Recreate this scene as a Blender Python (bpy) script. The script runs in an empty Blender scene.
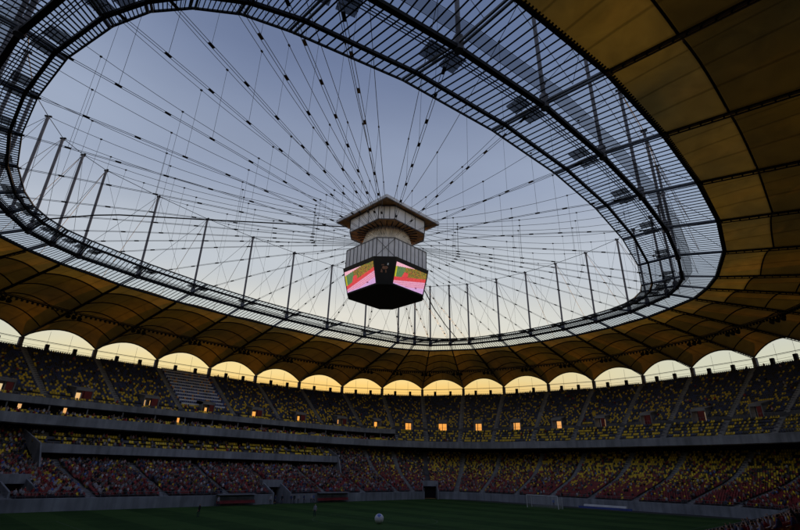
import bpy, math, random
import numpy as np
from mathutils import Matrix, Vector
random.seed(7); rng = np.random.default_rng(7)
SC = bpy.context.scene; COL = SC.collection
S = 0.93            # the stadium is laid out in design units, S metres each
R = math.radians

# ------------------------------------------------------------------ materials
def mat(name):
    m = bpy.data.materials.new(name); m.use_nodes = True
    nt = m.node_tree; return m, nt, nt.nodes['Principled BSDF'], nt.nodes['Material Output']
def noisy(name, col, rough=.8, scale=1.5, amt=.25, metal=0., bump=0., spec=.3):
    m, nt, b, o = mat(name)
    tc = nt.nodes.new('ShaderNodeTexCoord')
    n = nt.nodes.new('ShaderNodeTexNoise'); n.inputs['Scale'].default_value = scale; n.inputs['Detail'].default_value = 6
    nt.links.new(tc.outputs['Object'], n.inputs['Vector'])
    r = nt.nodes.new('ShaderNodeMapRange'); r.inputs['From Min'].default_value = .3; r.inputs['From Max'].default_value = .7
    r.inputs['To Min'].default_value = 1-amt; r.inputs['To Max'].default_value = 1+amt
    nt.links.new(n.outputs['Fac'], r.inputs['Value'])
    v = nt.nodes.new('ShaderNodeVectorMath'); v.operation = 'SCALE'; v.inputs[0].default_value = col
    nt.links.new(r.outputs['Result'], v.inputs['Scale']); nt.links.new(v.outputs['Vector'], b.inputs['Base Color'])
    b.inputs['Roughness'].default_value = rough; b.inputs['Metallic'].default_value = metal
    b.inputs['Specular IOR Level'].default_value = spec
    if bump:
        bp = nt.nodes.new('ShaderNodeBump'); bp.inputs['Strength'].default_value = bump; bp.inputs['Distance'].default_value = .05
        nt.links.new(n.outputs['Fac'], bp.inputs['Height']); nt.links.new(bp.outputs['Normal'], b.inputs['Normal'])
    return m
def attr_mat(name, rough=.6, emit=0., gain=1.):
    m, nt, b, o = mat(name)
    a = nt.nodes.new('ShaderNodeAttribute'); a.attribute_name = 'tint'
    b.inputs['Roughness'].default_value = rough
    if emit:
        b.inputs['Base Color'].default_value = (.01, .01, .01, 1)
        nt.links.new(a.outputs['Color'], b.inputs['Emission Color']); b.inputs['Emission Strength'].default_value = emit
    else:
        nt.links.new(a.outputs['Color'], b.inputs['Base Color'])
    return m
def stained(name, col):
    m = noisy(name, col, .88, .25, .25); nt = m.node_tree; b = nt.nodes['Principled BSDF']
    tc = nt.nodes.new('ShaderNodeTexCoord'); mp = nt.nodes.new('ShaderNodeMapping'); mp.inputs['Scale'].default_value = (1.1, 1.1, .12); nt.links.new(tc.outputs['Object'], mp.inputs['Vector'])
    n = nt.nodes.new('ShaderNodeTexNoise'); n.inputs['Scale'].default_value = 1.; n.inputs['Detail'].default_value = 6; nt.links.new(mp.outputs['Vector'], n.inputs['Vector'])
    r = nt.nodes.new('ShaderNodeMapRange'); r.inputs['From Min'].default_value = .35; r.inputs['From Max'].default_value = .62; r.inputs['To Min'].default_value = .74; r.inputs['To Max'].default_value = 1.08; nt.links.new(n.outputs['Fac'], r.inputs['Value'])
    l = b.inputs['Base Color'].links[0].from_socket; v = nt.nodes.new('ShaderNodeVectorMath'); v.operation = 'SCALE'; nt.links.new(l, v.inputs[0]); nt.links.new(r.outputs['Result'], v.inputs['Scale']); nt.links.new(v.outputs['Vector'], b.inputs['Base Color'])
    return m
M = {}
M['concrete'] = noisy('concrete', (.27, .28, .31), .9, .35, .25, bump=.15)
M['wall_concrete'] = stained('wall_concrete', (.26, .28, .33))
M['terrace'] = noisy('terrace_concrete', (.115, .12, .145), .9, .5, .3)
M['stair'] = noisy('stair_concrete', (.27, .28, .31), .9, .6, .2)
M['steel'] = noisy('dark_steel', (.018, .018, .022), .6, 1., .3, metal=.0, spec=.2)
M['steel_mid'] = noisy('painted_steel', (.17, .18, .21), .5, 1., .25)
M['mast'] = noisy('mast_steel', (.12, .12, .15), .45, 1., .2)
M['cable'] = noisy('cable_steel', (.035, .037, .045), .5, 1., .2)
M['clamp'] = noisy('clamp_steel', (.012, .012, .014), .6, 1., .2)
M['line_paint'] = noisy('dull_line_paint', (.06, .10, .05), .9, 1., .4)  # line colour dulled to a dark green
M['ball'] = noisy('ball_skin', (.92, .90, 1.0), .35, .8, .1)
M['white'] = noisy('white_paint', (.75, .76, .8), .5, .8, .1)
M['white_desk'] = noisy('white_desk', (.75, .80, .95), .5, .8, .2)
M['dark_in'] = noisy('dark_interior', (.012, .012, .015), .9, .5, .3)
M['red_panel'] = noisy('red_panel', (.22, .03, .03), .6, .8, .2)
M['peach_light_paint'] = noisy('peach_light_paint', (.75, .42, .22), .6, .8, .15)  # orange light of the gate put into the colour
M['black'] = noisy('black_panel', (.010, .010, .013), .45, .7, .2)
M['fascia'] = noisy('fascia_panel', (.80, .82, .90), .55, .5, .14)
M['fascia_seam'] = noisy('fascia_seam', (.16, .17, .2), .6, .5, .1)
M['soffit'] = noisy('soffit_wood', (.46, .22, .075), .6, .9, .4)
M['membrane'] = noisy('folded_membrane', (.72, .66, .58), .8, .8, .25, bump=.3)
M['lamp'] = noisy('lamp_housing', (.012, .012, .012), .5, 1., .2)
M['bench_red'] = noisy('bench_red', (.22, .03, .04), .6, 1., .2)
M['blue_board'] = noisy('board_blue', (.05, .08, .3), .6, 1., .2)
M['skin'] = noisy('skin', (.45, .27, .19), .6, 4., .1)
M['hair'] = noisy('hair', (.03, .02, .015), .7, 6., .2)
M['trouser'] = noisy('trouser', (.035, .04, .07), .8, 4., .2)
for k, c in dict(white=(.36, .35, .42), red=(.28, .035, .04), navy=(.04, .05, .13), yellow=(.6, .42, .05), grey=(.3, .3, .34), blue=(.08, .15, .5), black=(.02, .02, .025)).items():
    M['shirt_'+k] = noisy('shirt_'+k, c, .85, 5., .15)
M['seats'] = attr_mat('seat_plastic', .5)
M['crowd'] = attr_mat('crowd_clothes', .85)
M['screen'] = attr_mat('led_screen', .4, emit=1.0)
M['seat_red'] = noisy('seat_red', (.34, .03, .03), .5, 1.5, .3)
M['seat_yellow'] = noisy('seat_yellow', (.55, .38, .03), .5, 1.5, .3)
# roof fabric: translucent membrane
m, nt, b, o = mat('roof_membrane')
tc = nt.nodes.new('ShaderNodeTexCoord'); n1 = nt.nodes.new('ShaderNodeTexNoise'); n1.inputs['Scale'].default_value = .055; n1.inputs['Detail'].default_value = 4
nt.links.new(tc.outputs['Object'], n1.inputs['Vector'])
ua = nt.nodes.new('ShaderNodeUVMap')
wv = nt.nodes.new('ShaderNodeTexWave'); wv.bands_direction = 'X'; wv.inputs['Scale'].default_value = 1.27; wv.inputs['Distortion'].default_value = .0
nt.links.new(ua.outputs['UV'], wv.inputs['Vector'])
seam = nt.nodes.new('ShaderNodeMapRange'); seam.inputs['From Min'].default_value = .0; seam.inputs['From Max'].default_value = .035; seam.inputs['To Min'].default_value = .6; seam.inputs['To Max'].default_value = 1.
nt.links.new(wv.outputs['Fac'], seam.inputs['Value'])
cr = nt.nodes.new('ShaderNodeValToRGB')
cr.color_ramp.elements[0].position = .3; cr.color_ramp.elements[0].color = (.125, .078, .020, 1)
cr.color_ramp.elements[1].position = .72; cr.color_ramp.elements[1].color = (.40, .18, .016, 1)
nt.links.new(n1.outputs['Fac'], cr.inputs['Fac'])
nw = nt.nodes.new('ShaderNodeTexNoise'); nw.inputs['Scale'].default_value = .35; nw.inputs['Detail'].default_value = 5; nw.inputs['Distortion'].default_value = 1.2
nt.links.new(tc.outputs['Object'], nw.inputs['Vector'])
wr = nt.nodes.new('ShaderNodeMapRange'); wr.inputs['From Min'].default_value = .3; wr.inputs['From Max'].default_value = .7; wr.inputs['To Min'].default_value = .8; wr.inputs['To Max'].default_value = 1.15
nt.links.new(nw.outputs['Fac'], wr.inputs['Value'])
mul = nt.nodes.new('ShaderNodeVectorMath'); mul.operation = 'SCALE'
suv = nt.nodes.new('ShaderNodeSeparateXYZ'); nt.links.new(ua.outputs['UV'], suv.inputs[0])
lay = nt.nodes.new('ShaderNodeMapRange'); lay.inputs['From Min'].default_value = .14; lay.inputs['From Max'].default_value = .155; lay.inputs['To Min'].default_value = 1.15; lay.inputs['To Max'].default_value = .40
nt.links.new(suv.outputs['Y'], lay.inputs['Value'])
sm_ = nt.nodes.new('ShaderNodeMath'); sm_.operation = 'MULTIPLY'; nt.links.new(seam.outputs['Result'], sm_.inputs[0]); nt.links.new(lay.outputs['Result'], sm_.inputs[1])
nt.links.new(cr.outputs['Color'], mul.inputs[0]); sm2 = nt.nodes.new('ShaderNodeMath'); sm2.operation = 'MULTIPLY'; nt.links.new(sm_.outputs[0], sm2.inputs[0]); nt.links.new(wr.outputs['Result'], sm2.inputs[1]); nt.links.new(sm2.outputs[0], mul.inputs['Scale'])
tr = nt.nodes.new('ShaderNodeBsdfTranslucent'); nt.links.new(mul.outputs['Vector'], tr.inputs['Color'])
df = nt.nodes.new('ShaderNodeBsdfDiffuse'); df.inputs['Color'].default_value = (.22, .135, .05, 1)
mx = nt.nodes.new('ShaderNodeMixShader'); mx.inputs[0].default_value = .42
nt.links.new(tr.outputs[0], mx.inputs[1]); nt.links.new(df.outputs[0], mx.inputs[2]); nt.links.new(mx.outputs[0], o.inputs['Surface'])
nt.nodes.remove(b); M['fabric'] = m
# tinted roof glazing
m, nt, b, o = mat('roof_glazing')
tp = nt.nodes.new('ShaderNodeBsdfTransparent'); tp.inputs['Color'].default_value = (.80, .86, .92, 1)
gl = nt.nodes.new('ShaderNodeBsdfGlossy'); gl.inputs['Roughness'].default_value = .25; gl.inputs['Color'].default_value = (.5, .55, .6, 1)
mx = nt.nodes.new('ShaderNodeMixShader'); mx.inputs[0].default_value = .05
nt.links.new(tp.outputs[0], mx.inputs[1]); nt.links.new(gl.outputs[0], mx.inputs[2]); nt.links.new(mx.outputs[0], o.inputs['Surface'])
nt.nodes.remove(b); M['glazing'] = m
# semi transparent walkway grating
m, nt, b, o = mat('walkway_grating')
tp = nt.nodes.new('ShaderNodeBsdfTransparent'); df = nt.nodes.new('ShaderNodeBsdfDiffuse'); df.inputs['Color'].default_value = (.16, .17, .19, 1)
mx = nt.nodes.new('ShaderNodeMixShader'); mx.inputs[0].default_value = .5
nt.links.new(tp.outputs[0], mx.inputs[1]); nt.links.new(df.outputs[0], mx.inputs[2]); nt.links.new(mx.outputs[0], o.inputs['Surface'])
nt.nodes.remove(b); M['grating'] = m
m, nt, b, o = mat('platform_grating')
tp = nt.nodes.new('ShaderNodeBsdfTransparent'); df = nt.nodes.new('ShaderNodeBsdfDiffuse'); df.inputs['Color'].default_value = (.14, .15, .18, 1)
mx = nt.nodes.new('ShaderNodeMixShader'); mx.inputs[0].default_value = .66
nt.links.new(tp.outputs[0], mx.inputs[1]); nt.links.new(df.outputs[0], mx.inputs[2]); nt.links.new(mx.outputs[0], o.inputs['Surface'])
nt.nodes.remove(b); M['platform'] = m
# goal net
m, nt, b, o = mat('goal_net')
tp = nt.nodes.new('ShaderNodeBsdfTransparent'); df = nt.nodes.new('ShaderNodeBsdfDiffuse'); df.inputs['Color'].default_value = (.8, .8, .85, 1)
mx = nt.nodes.new('ShaderNodeMixShader'); mx.inputs[0].default_value = .16
nt.links.new(tp.outputs[0], mx.inputs[1]); nt.links.new(df.outputs[0], mx.inputs[2]); nt.links.new(mx.outputs[0], o.inputs['Surface'])
nt.nodes.remove(b); M['net'] = m
# grass
m, nt, b, o = mat('pitch_grass')
tc = nt.nodes.new('ShaderNodeTexCoord'); n1 = nt.nodes.new('ShaderNodeTexNoise'); n1.inputs['Scale'].default_value = .25; n1.inputs['Detail'].default_value = 8
nt.links.new(tc.outputs['Object'], n1.inputs['Vector'])
n2 = nt.nodes.new('ShaderNodeTexNoise'); n2.inputs['Scale'].default_value = 6.; n2.inputs['Detail'].default_value = 4; nt.links.new(tc.outputs['Object'], n2.inputs['Vector'])
sx = nt.nodes.new('ShaderNodeSeparateXYZ'); nt.links.new(tc.outputs['Object'], sx.inputs[0])
fm = nt.nodes.new('ShaderNodeMath'); fm.operation = 'PINGPONG'; fm.inputs[1].default_value = 5.25; nt.links.new(sx.outputs['X'], fm.inputs[0])
gt = nt.nodes.new('ShaderNodeMath'); gt.operation = 'GREATER_THAN'; gt.inputs[1].default_value = 2.62; nt.links.new(fm.outputs[0], gt.inputs[0])
ma = nt.nodes.new('ShaderNodeMath'); ma.operation = 'MULTIPLY_ADD'; ma.inputs[1].default_value = .3; nt.links.new(gt.outputs[0], ma.inputs[0]); nt.links.new(n1.outputs['Fac'], ma.inputs[2])
ma2 = nt.nodes.new('ShaderNodeMath'); ma2.operation = 'MULTIPLY_ADD'; ma2.inputs[1].default_value = .3; nt.links.new(n2.outputs['Fac'], ma2.inputs[0]); nt.links.new(ma.outputs[0], ma2.inputs[2])
cr = nt.nodes.new('ShaderNodeValToRGB'); cr.color_ramp.elements[0].position = .4; cr.color_ramp.elements[0].color = (.014, .046, .011, 1)
cr.color_ramp.elements[1].position = 1.; cr.color_ramp.elements[1].color = (.044, .098, .024, 1)
nt.links.new(ma2.outputs[0], cr.inputs['Fac']); nt.links.new(cr.outputs[0], b.inputs['Base Color']); b.inputs['Roughness'].default_value = .95; b.inputs['Specular IOR Level'].default_value = .1
M['grass'] = m
M['track'] = noisy('perimeter_ground', (.05, .055, .06), .9, .4, .25)
M['earth'] = noisy('outside_ground', (.07, .07, .065), .95, .05, .3)

# ------------------------------------------------------------------ mesh helpers
class MB:
    def __init__(s): s.v = []; s.f = []; s.mi = []; s.uv = None
    def add(s, v, f, mi=0):
        k = len(s.v); s.v += [tuple(p) for p in v]; s.f += [tuple(i+k for i in q) for q in f]; s.mi += [mi]*len(f)
    def hexa(s, a, b, mi=0):   # two quads of four points joined into a box
        s.add(list(a)+list(b), [(3,2,1,0),(4,5,6,7),(0,1,5,4),(1,2,6,5),(2,3,7,6),(3,0,4,7)], mi)
    def bar(s, p, q, w, h, mi=0, up=(0,0,1)):
        p = Vector(p); q = Vector(q); d = (q-p).normalized(); u = Vector(up)
        x = d.cross(u)
        if x.length < 1e-4: x = d.cross(Vector((1,0,0)))
        x.normalize(); y = x.cross(d)
        c = [x*(w/2*a)+y*(h/2*b) for a, b in ((-1,-1),(1,-1),(1,1),(-1,1))]
        s.hexa([p+k for k in c], [q+k for k in c], mi)
    def tube(s, pts, r, n=5, mi=0):
        pts = [Vector(p) for p in pts]; k = len(s.v); m = len(pts)
        for i, p in enumerate(pts):
            d = (pts[min(i+1, m-1)]-pts[max(i-1, 0)]).normalized()
            x = d.cross(Vector((0,0,1)))
            if x.length < 1e-3: x = Vector((1,0,0))
            x.normalize(); y = x.cross(d); rr = r[i] if hasattr(r, '__len__') else r
            for j in range(n):
                a = 2*math.pi*j/n; s.v.append(tuple(p+x*(rr*math.cos(a))+y*(rr*math.sin(a))))
        for i in range(m-1):
            for j in range(n):
                s.f.append((k+i*n+j, k+i*n+(j+1) % n, k+(i+1)*n+(j+1) % n, k+(i+1)*n+j)); s.mi.append(mi)
        s.f.append(tuple(k+j for j in range(n))[::-1]); s.f.append(tuple(k+(m-1)*n+j for j in range(n))); s.mi += [mi, mi]
    def box(s, c, sx, sy, sz, rz=0, mi=0):
        ca, sa = math.cos(rz), math.sin(rz)
        def P(x, y, z): return (c[0]+x*ca-y*sa, c[1]+x*sa+y*ca, c[2]+z)
        q = ((-1,-1),(1,-1),(1,1),(-1,1))
        s.hexa([P(a*sx/2, b_*sy/2, -sz/2) for a, b_ in q], [P(a*sx/2, b_*sy/2, sz/2) for a, b_ in q], mi)
    def build(s, name, mats, parent=None, raw=False, origin=None, smooth=False):
        me = bpy.data.meshes.new(name); k = 1. if raw else S
        off = Vector(origin) if origin is not None else (parent['_o'] if parent is not None and '_o' in parent else (0,0,0))
        v = np.array(s.v, dtype=float).reshape(-1, 3)*k - np.array([off[0], off[1], off[2]])
        me.from_pydata(v.tolist(), [], s.f)
        for mm in (mats if isinstance(mats, (list, tuple)) else [mats]): me.materials.append(mm)
        me.polygons.foreach_set('material_index', s.mi)
        if smooth: me.polygons.foreach_set('use_smooth', [True]*len(s.f))
        if s.uv is not None:
            ul = me.uv_layers.new(name='UVMap'); li = np.zeros(len(me.loops), dtype=np.int32); me.loops.foreach_get('vertex_index', li)
            ul.data.foreach_set('uv', np.array(s.uv)[li].astype(np.float32).ravel())
        me.update()
        ob = bpy.data.objects.new(name, me); COL.objects.link(ob)
        if parent is not None:
            ob.parent = parent
            ob['_o'] = tuple(off)
        elif origin is not None: ob.location = origin
        return ob
def tag(o, label=None, cat=None, group=None, kind=None):
    for k, v in (('label', label), ('category', cat), ('group', group), ('kind', kind)):
        if v: o[k] = v
    return o
def thing(name, label, cat, loc=(0,0,0), group=None):
    o = bpy.data.objects.new(name, None); COL.objects.link(o); o.location = loc; o['_o'] = tuple(loc)
    o.empty_display_size = 1.; return tag(o, label, cat, group)
def fast_mesh(name, v, quads, cols, material, parent=None):
    me = bpy.data.meshes.new(name); nv, nf = len(v), len(quads)
    me.vertices.add(nv); me.vertices.foreach_set('co', np.asarray(v, np.float32).ravel())
    me.loops.add(nf*4); me.loops.foreach_set('vertex_index', np.asarray(quads, np.int32).ravel())
    me.polygons.add(nf); me.polygons.foreach_set('loop_start', np.arange(0, nf*4, 4, dtype=np.int32))
    me.update(calc_edges=True)
    a = me.attributes.new('tint', 'FLOAT_COLOR', 'FACE'); a.data.foreach_set('color', np.c_[cols, np.ones(nf)].astype(np.float32).ravel())
    me.materials.append(material); me.validate()
    ob = bpy.data.objects.new(name, me); COL.objects.link(ob)
    if parent is not None: ob.parent = parent
    return ob

# ------------------------------------------------------------------ plan of the stadium
def ring40(q, cx, cy):
    out = []
    for sx, sy, rev in ((1,1,False),(-1,1,True),(-1,-1,False),(1,-1,True)):
        for (x, y) in (q[::-1] if rev else q): out.append((cx+sx*x, cy+sy*y))
    return np.array(out)
T2 = ring40([(62.7,5),(61.5,14.7),(59,24.3),(56,29.5),(52.6,34.8),(48.5,37.8),(43.6,40.4),(32,43),(19.5,45),(6.5,45.8)], 1.0, .3)
I2 = ring40([(58.8,4.7),(57.9,13.5),(55.9,21),(54,25.2),(51.5,28.3),(48.2,30.9),(44,32.6),(32.5,36),(19.5,38.2),(6.4,39.3)], 1.3, .5)
O2 = ring40([(106.5,8.2),(103,23.5),(99,39.8),(92.4,54),(84.4,68.4),(72.8,79.5),(59.8,88.7),(43,93.5),(25.5,95),(8.5,95)], 1.5, -.6)
ZT, ZI, ZG, ZO, ZTOP = 44.4, 44.7, 43.4, 37.5, 63.7
DGO = (O2-T2)/np.linalg.norm(O2-T2, axis=1)[:, None]
GOFF = np.full((40, 1), 6.9)
for i in range(40):
    q_ = i % 10 if (i//10) % 2 == 0 else 9-i % 10
    GOFF[i, 0] = 6.2 if q_ < 2 else (5.7 if q_ < 7 else 6.9)
G2 = T2 + GOFF*DGO
def P3(a, i, z): i %= 40; return (a[i][0], a[i][1], z)
SUB = 16; NS = 40*SUB
def crom(P, sub):
    out = []
    n = len(P)
    for i in range(n):
        p0, p1, p2, p3 = P[i-1], P[i], P[(i+1) % n], P[(i+2) % n]
        for k in range(sub):
            t = k/sub
            out.append(.5*((2*p1)+(p2-p0)*t+(2*p0-5*p1+4*p2-p3)*t*t+(3*p1-p0-3*p2+p3)*t**3))
    return np.array(out)
OS = crom(O2, SUB); TS = crom(T2, SUB)
WA, WB, WCX, WCY, WN = 65., 43., .5, -4.5, 8.
WS = np.zeros_like(OS)
for k in range(NS):
    a, b_ = OS[k], TS[k]; d = b_-a; lo, hi = 0., 1.6
    fn = lambda s: abs((a[0]+d[0]*s-WCX)/WA)**WN+abs((a[1]+d[1]*s-WCY)/WB)**WN-1
    for _ in range(40):
        mid = (lo+hi)/2
        if fn(mid) > 0: lo = mid
        else: hi = mid
    WS[k] = a+d*lo
LEN = np.linalg.norm(OS-WS, axis=1); DIR = (OS-WS)/LEN[:, None]
def pos(kind, a):           # a whole closed curve (NS,2) for an offset: 'd' metres from the wall or 's' share of the way to the columns
    return WS+DIR*a if kind == 'd' else WS+DIR*(LEN*a)[:, None]
def zl(d): return 1.5+.295*d+.024*max(0., d-14)**2          # lower stand profile
def sweep(mb, section, k0, k1, mi=0, closed_sec=True, caps=True):
    curves = [pos(k, a) for k, a, z in section]; m = len(section); base = len(mb.v); ks = list(range(k0, k1+1))
    for k in ks:
        for j in range(m): mb.v.append((*curves[j][k % NS], section[j][2]))
    e = m if closed_sec else m-1
    for i in range(len(ks)-1):
        for j in range(e):
            mb.f.append((base+i*m+j, base+i*m+(j+1) % m, base+(i+1)*m+(j+1) % m, base+(i+1)*m+j)); mb.mi.append(mi)
    if caps and closed_sec and k1-k0 < NS:
        mb.f.append(tuple(base+j for j in range(m))[::-1]); mb.f.append(tuple(base+(len(ks)-1)*m+j for j in range(m))); mb.mi += [mi, mi]

# ------------------------------------------------------------------ camera
F = 474.; VPX, VPY = 24., -1092.
up = np.array([VPX, -VPY, -F]); up /= np.linalg.norm(up)
fw = np.array([0, 0, -1.]); fw -= up*(fw@up); fw /= np.linalg.norm(fw); rt = np.cross(fw, up)
Mlev = np.array([rt, fw, up]); th = .783
Rz = np.array([[math.cos(th), math.sin(th), 0], [-math.sin(th), math.cos(th), 0], [0, 0, 1]])
CR = Rz@Mlev
CAM = np.array([-57.79, -62.39, 7.2])
cd = bpy.data.cameras.new('camera'); cam = bpy.data.objects.new('camera', cd); COL.objects.link(cam); SC.camera = cam
cam.matrix_world = Matrix(np.vstack([np.c_[CR, CAM*S], [0, 0, 0, 1]]).tolist())
cd.sensor_width = 36.; cd.lens = F/800*36; cd.clip_end = 6000; cd.clip_start = .1
def project(p):             # p (n,3) design units -> px in an 800 x 530 frame, depth
    d = (np.asarray(p)-CAM)@CR
    with np.errstate(divide='ignore', invalid='ignore'):
        return 400+F*d[:, 0]/-d[:, 2], 265-F*d[:, 1]/-d[:, 2], -d[:, 2]
def in_view(p, m=60):
    x, y, z = project(p); return (z > 1) & (x > -m) & (x < 800+m) & (y > -m) & (y < 530+m)

# ------------------------------------------------------------------ ground and pitch
g = MB(); g.add([(-1800,-1800,-.06),(1800,-1800,-.06),(1800,1800,-.06),(-1800,1800,-.06)], [(0,1,2,3)])
tag(g.build('ground', M['earth'], raw=True), kind='structure')
g = MB(); c = pos('d', .1)*S
g.v = [(*p, -.02) for p in c]; g.f = [tuple(range(NS))]; g.mi = [0]
tag(g.build('perimeter_track', M['track'], raw=True), kind='structure')
g = MB(); g.add([(-55.5,-36,0),(55.5,-36,0),(55.5,36,0),(-55.5,36,0)], [(0,1,2,3)])
tag(g.build('pitch', M['grass'], raw=True), kind='structure')
g = MB()
def line(a, b_, w=.12): g.bar((*a, .004), (*b_, .004), w, .004)
line((-52.5,-34),(52.5,-34)); line((-52.5,34),(52.5,34)); line((-52.5,-34),(-52.5,34)); line((52.5,-34),(52.5,34)); line((0,-33.9),(0,33.9))
for s_ in (-1, 1):
    for dx, hw in ((16.5, 20.16), (5.5, 9.16)):
        line((s_*52.4, hw), (s_*(52.5-dx), hw)); line((s_*52.4, -hw), (s_*(52.5-dx), -hw)); line((s_*(52.5-dx), -hw), (s_*(52.5-dx), hw))
pr = [(9.15*math.cos(a), 9.15*math.sin(a), .0045) for a in np.linspace(0, 2*math.pi, 65)]
for a, b_ in zip(pr[:-1], pr[1:]): g.bar(a, b_, .12, .004)
tag(g.build('pitch_markings', M['line_paint'], raw=True), kind='structure')

# ------------------------------------------------------------------ lower stand
AX = [i*SUB for i in range(40)]
low = thing('lower_stand', 'concrete lower stand ringing the dark green pitch behind a pale wall', 'stand')
LROWS = [.5+.8*k for k in range(34)]          # offsets of the row fronts
GATES = {4: ('corner', 4*SUB, 0., 5.2), 13: ('left', 13*SUB-4, 2.4, 7.6), 9: ('mid', 9*SUB, 0., 5.2)}   # name, place on the curve, depth range
def gate_skip(k, d):
    for nm, kc, g0, g1 in GATES.values():
        dk = (k-kc+NS//2) % NS-NS//2
        step = np.linalg.norm(WS[(kc+1) % NS]-WS[kc])
        if g0 <= d < g1 and -2.3/step < dk+.5 < 2.3/step: return True
    return False
BOXRANGE = (7*SUB, 12*SUB+4)                  # box tier on the long far side
def box_skip(k, d): return BOXRANGE[0] <= k < BOXRANGE[1] and d > 18.6
tb = MB()
for r, d0 in enumerate(LROWS):
    d1 = d0+.8; c0, c1 = pos('d', d0), pos('d', d1); z = zl(d0); z1 = zl(d1)
    base = len(tb.v)
    for k in range(NS): tb.v += [(*c0[k], z), (*c1[k], z), (*c1[k], z1)]
    for k in range(NS):
        if gate_skip(k, d0) or box_skip(k, d0): continue
        a = base+3*k; b2 = base+3*((k+1) % NS)
        tb.f += [(a, b2, b2+1, a+1), (a+1, b2+1, b2+2, a+2)]; tb.mi += [0, 0]
tb.build('terrace', M['terrace'], low)
wb = MB()
ks = [k for k in range(NS) if not gate_skip(k, 0)]
runs = []; st = None
for k in range(NS+1):
    ok_ = k < NS and not gate_skip(k, 0)
    if ok_ and st is None: st = k
    if not ok_ and st is not None: runs.append((st, k)); st = None
for a, b2 in runs: sweep(wb, [('d',0,-.05),('d',0,1.9),('d',.3,1.95),('d',.5,1.6),('d',.5,-.05)], a, b2)
wb.build('front_wall', M['wall_concrete'], low)
rb = MB()
for a, b2 in runs:
    sweep(rb, [('d',.12,2.75),('d',.12,2.82),('d',.18,2.82),('d',.18,2.75)], a, b2)
    sweep(rb, [('d',.12,2.3),('d',.12,2.34),('d',.16,2.34),('d',.16,2.3)], a, b2)
    cc = pos('d', .15)
    for k in range(a, b2+1, 2): rb.bar((*cc[k % NS], 1.9), (*cc[k % NS], 2.8), .05, .05)
rb.build('front_railing', M['steel_mid'], low)
bw = MB()
for a, b2, zt in ((-5*SUB, 5*SUB, 20.2), (5*SUB, 15*SUB, 14.8), (15*SUB, 25*SUB, 20.2), (25*SUB, 35*SUB, 14.8)):
    sweep(bw, [('d',27.6,8.),('d',27.6,zt),('d',27.9,zt),('d',27.9,8.)], a, b2)
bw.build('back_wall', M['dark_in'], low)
def stair(kind, rows, zs, axis, width, lift, last=None):
    mb = MB(); c = axis*SUB % NS
    for j in range(len(rows)-1):
        for h in (0, 1):
            a0 = rows[j]+(rows[j+1]-rows[j])*h/2; a1 = rows[j]+(rows[j+1]-rows[j])*(h+1)/2
            z = zs[j]+(zs[j+1]-zs[j])*h/2+lift; zn = zs[j]+(zs[j+1]-zs[j])*(h+1)/2+lift
            L = LEN[c]
            p0 = WS[c]+DIR[c]*(a0 if kind == 'd' else a0*L); p1 = WS[c]+DIR[c]*(a1 if kind == 'd' else a1*L)
            t = np.array([-DIR[c][1], DIR[c][0]])*width/2
            q = [(*(p0-t), z), (*(p0+t), z), (*(p1+t), z), (*(p1-t), z)]
            q2 = [(*(p0-t), z-.3), (*(p0+t), z-.3), (*(p1+t), z-.3), (*(p1-t), z-.3)]
            mb.hexa(q2, q)
    return mb
for i in range(40):
    if i in (4, 9): continue
    n = 23 if 8 <= i <= 11 else 34
    stair('d', LROWS[:n], [zl(d) for d in LROWS[:n]], i, 1.7, .06).build('aisle_stair', M['stair'], low)
# gates through the front rows
for nm, k, g0, g1 in GATES.values():
    c = WS[k]+DIR[k]*g0; lz = zl(g0)-1.5 if g0 else 0.
    c = c; d = DIR[k]; t = np.array([-d[1], d[0]]); w = 2.3
    gb = MB()
    def pt(a, b_, z): return (*(c+d*a+t*b_), z+(lz if z > 0 else 0))
    for sgn in (-1, 1):      # raked side walls
        o_, i_ = sgn*w, sgn*(w-.3)
        gb.hexa([pt(-.2,o_,-.05), pt(-.2,i_,-.05), pt(6,i_,-.05), pt(6,o_,-.05)], [pt(-.2,o_,2.2), pt(-.2,i_,2.2), pt(6,i_,4.5), pt(6,o_,4.5)])
    gb.hexa([pt(4.6,-w-.3,3.2), pt(4.6,w+.3,3.2), pt(6.2,w+.3,3.2), pt(6.2,-w-.3,3.2)], [pt(4.6,-w-.3,4.7), pt(4.6,w+.3,4.7), pt(6.2,w+.3,4.7), pt(6.2,-w-.3,4.7)])
    gt_ = gb.build('gate', M['wall_concrete'], low)
    ib = MB(); ib.hexa([pt(6.0,-w,-.04), pt(6.0,w,-.04), pt(6.3,w,-.04), pt(6.3,-w,-.04)], [pt(6.0,-w,3.3), pt(6.0,w,3.3), pt(6.3,w,3.3), pt(6.3,-w,3.3)])
    ib.build('gate_dark_sheet', M['dark_in'], gt_)  # near-black sheet painted as the shade inside the open gate
    if nm == 'mid':
        pb = MB(); pb.hexa([pt(5.6,w-.5,1.6), pt(5.6,w-.32,1.6), pt(3.2,w-.32,1.6), pt(3.2,w-.5,1.6)], [pt(5.6,w-.5,3.1), pt(5.6,w-.32,3.1), pt(3.2,w-.32,3.1), pt(3.2,w-.5,3.1)])
        pb.build('gate_light_patch', M['peach_light_paint'], gt_)  # peach patch stands in for orange light in the tunnel

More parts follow.
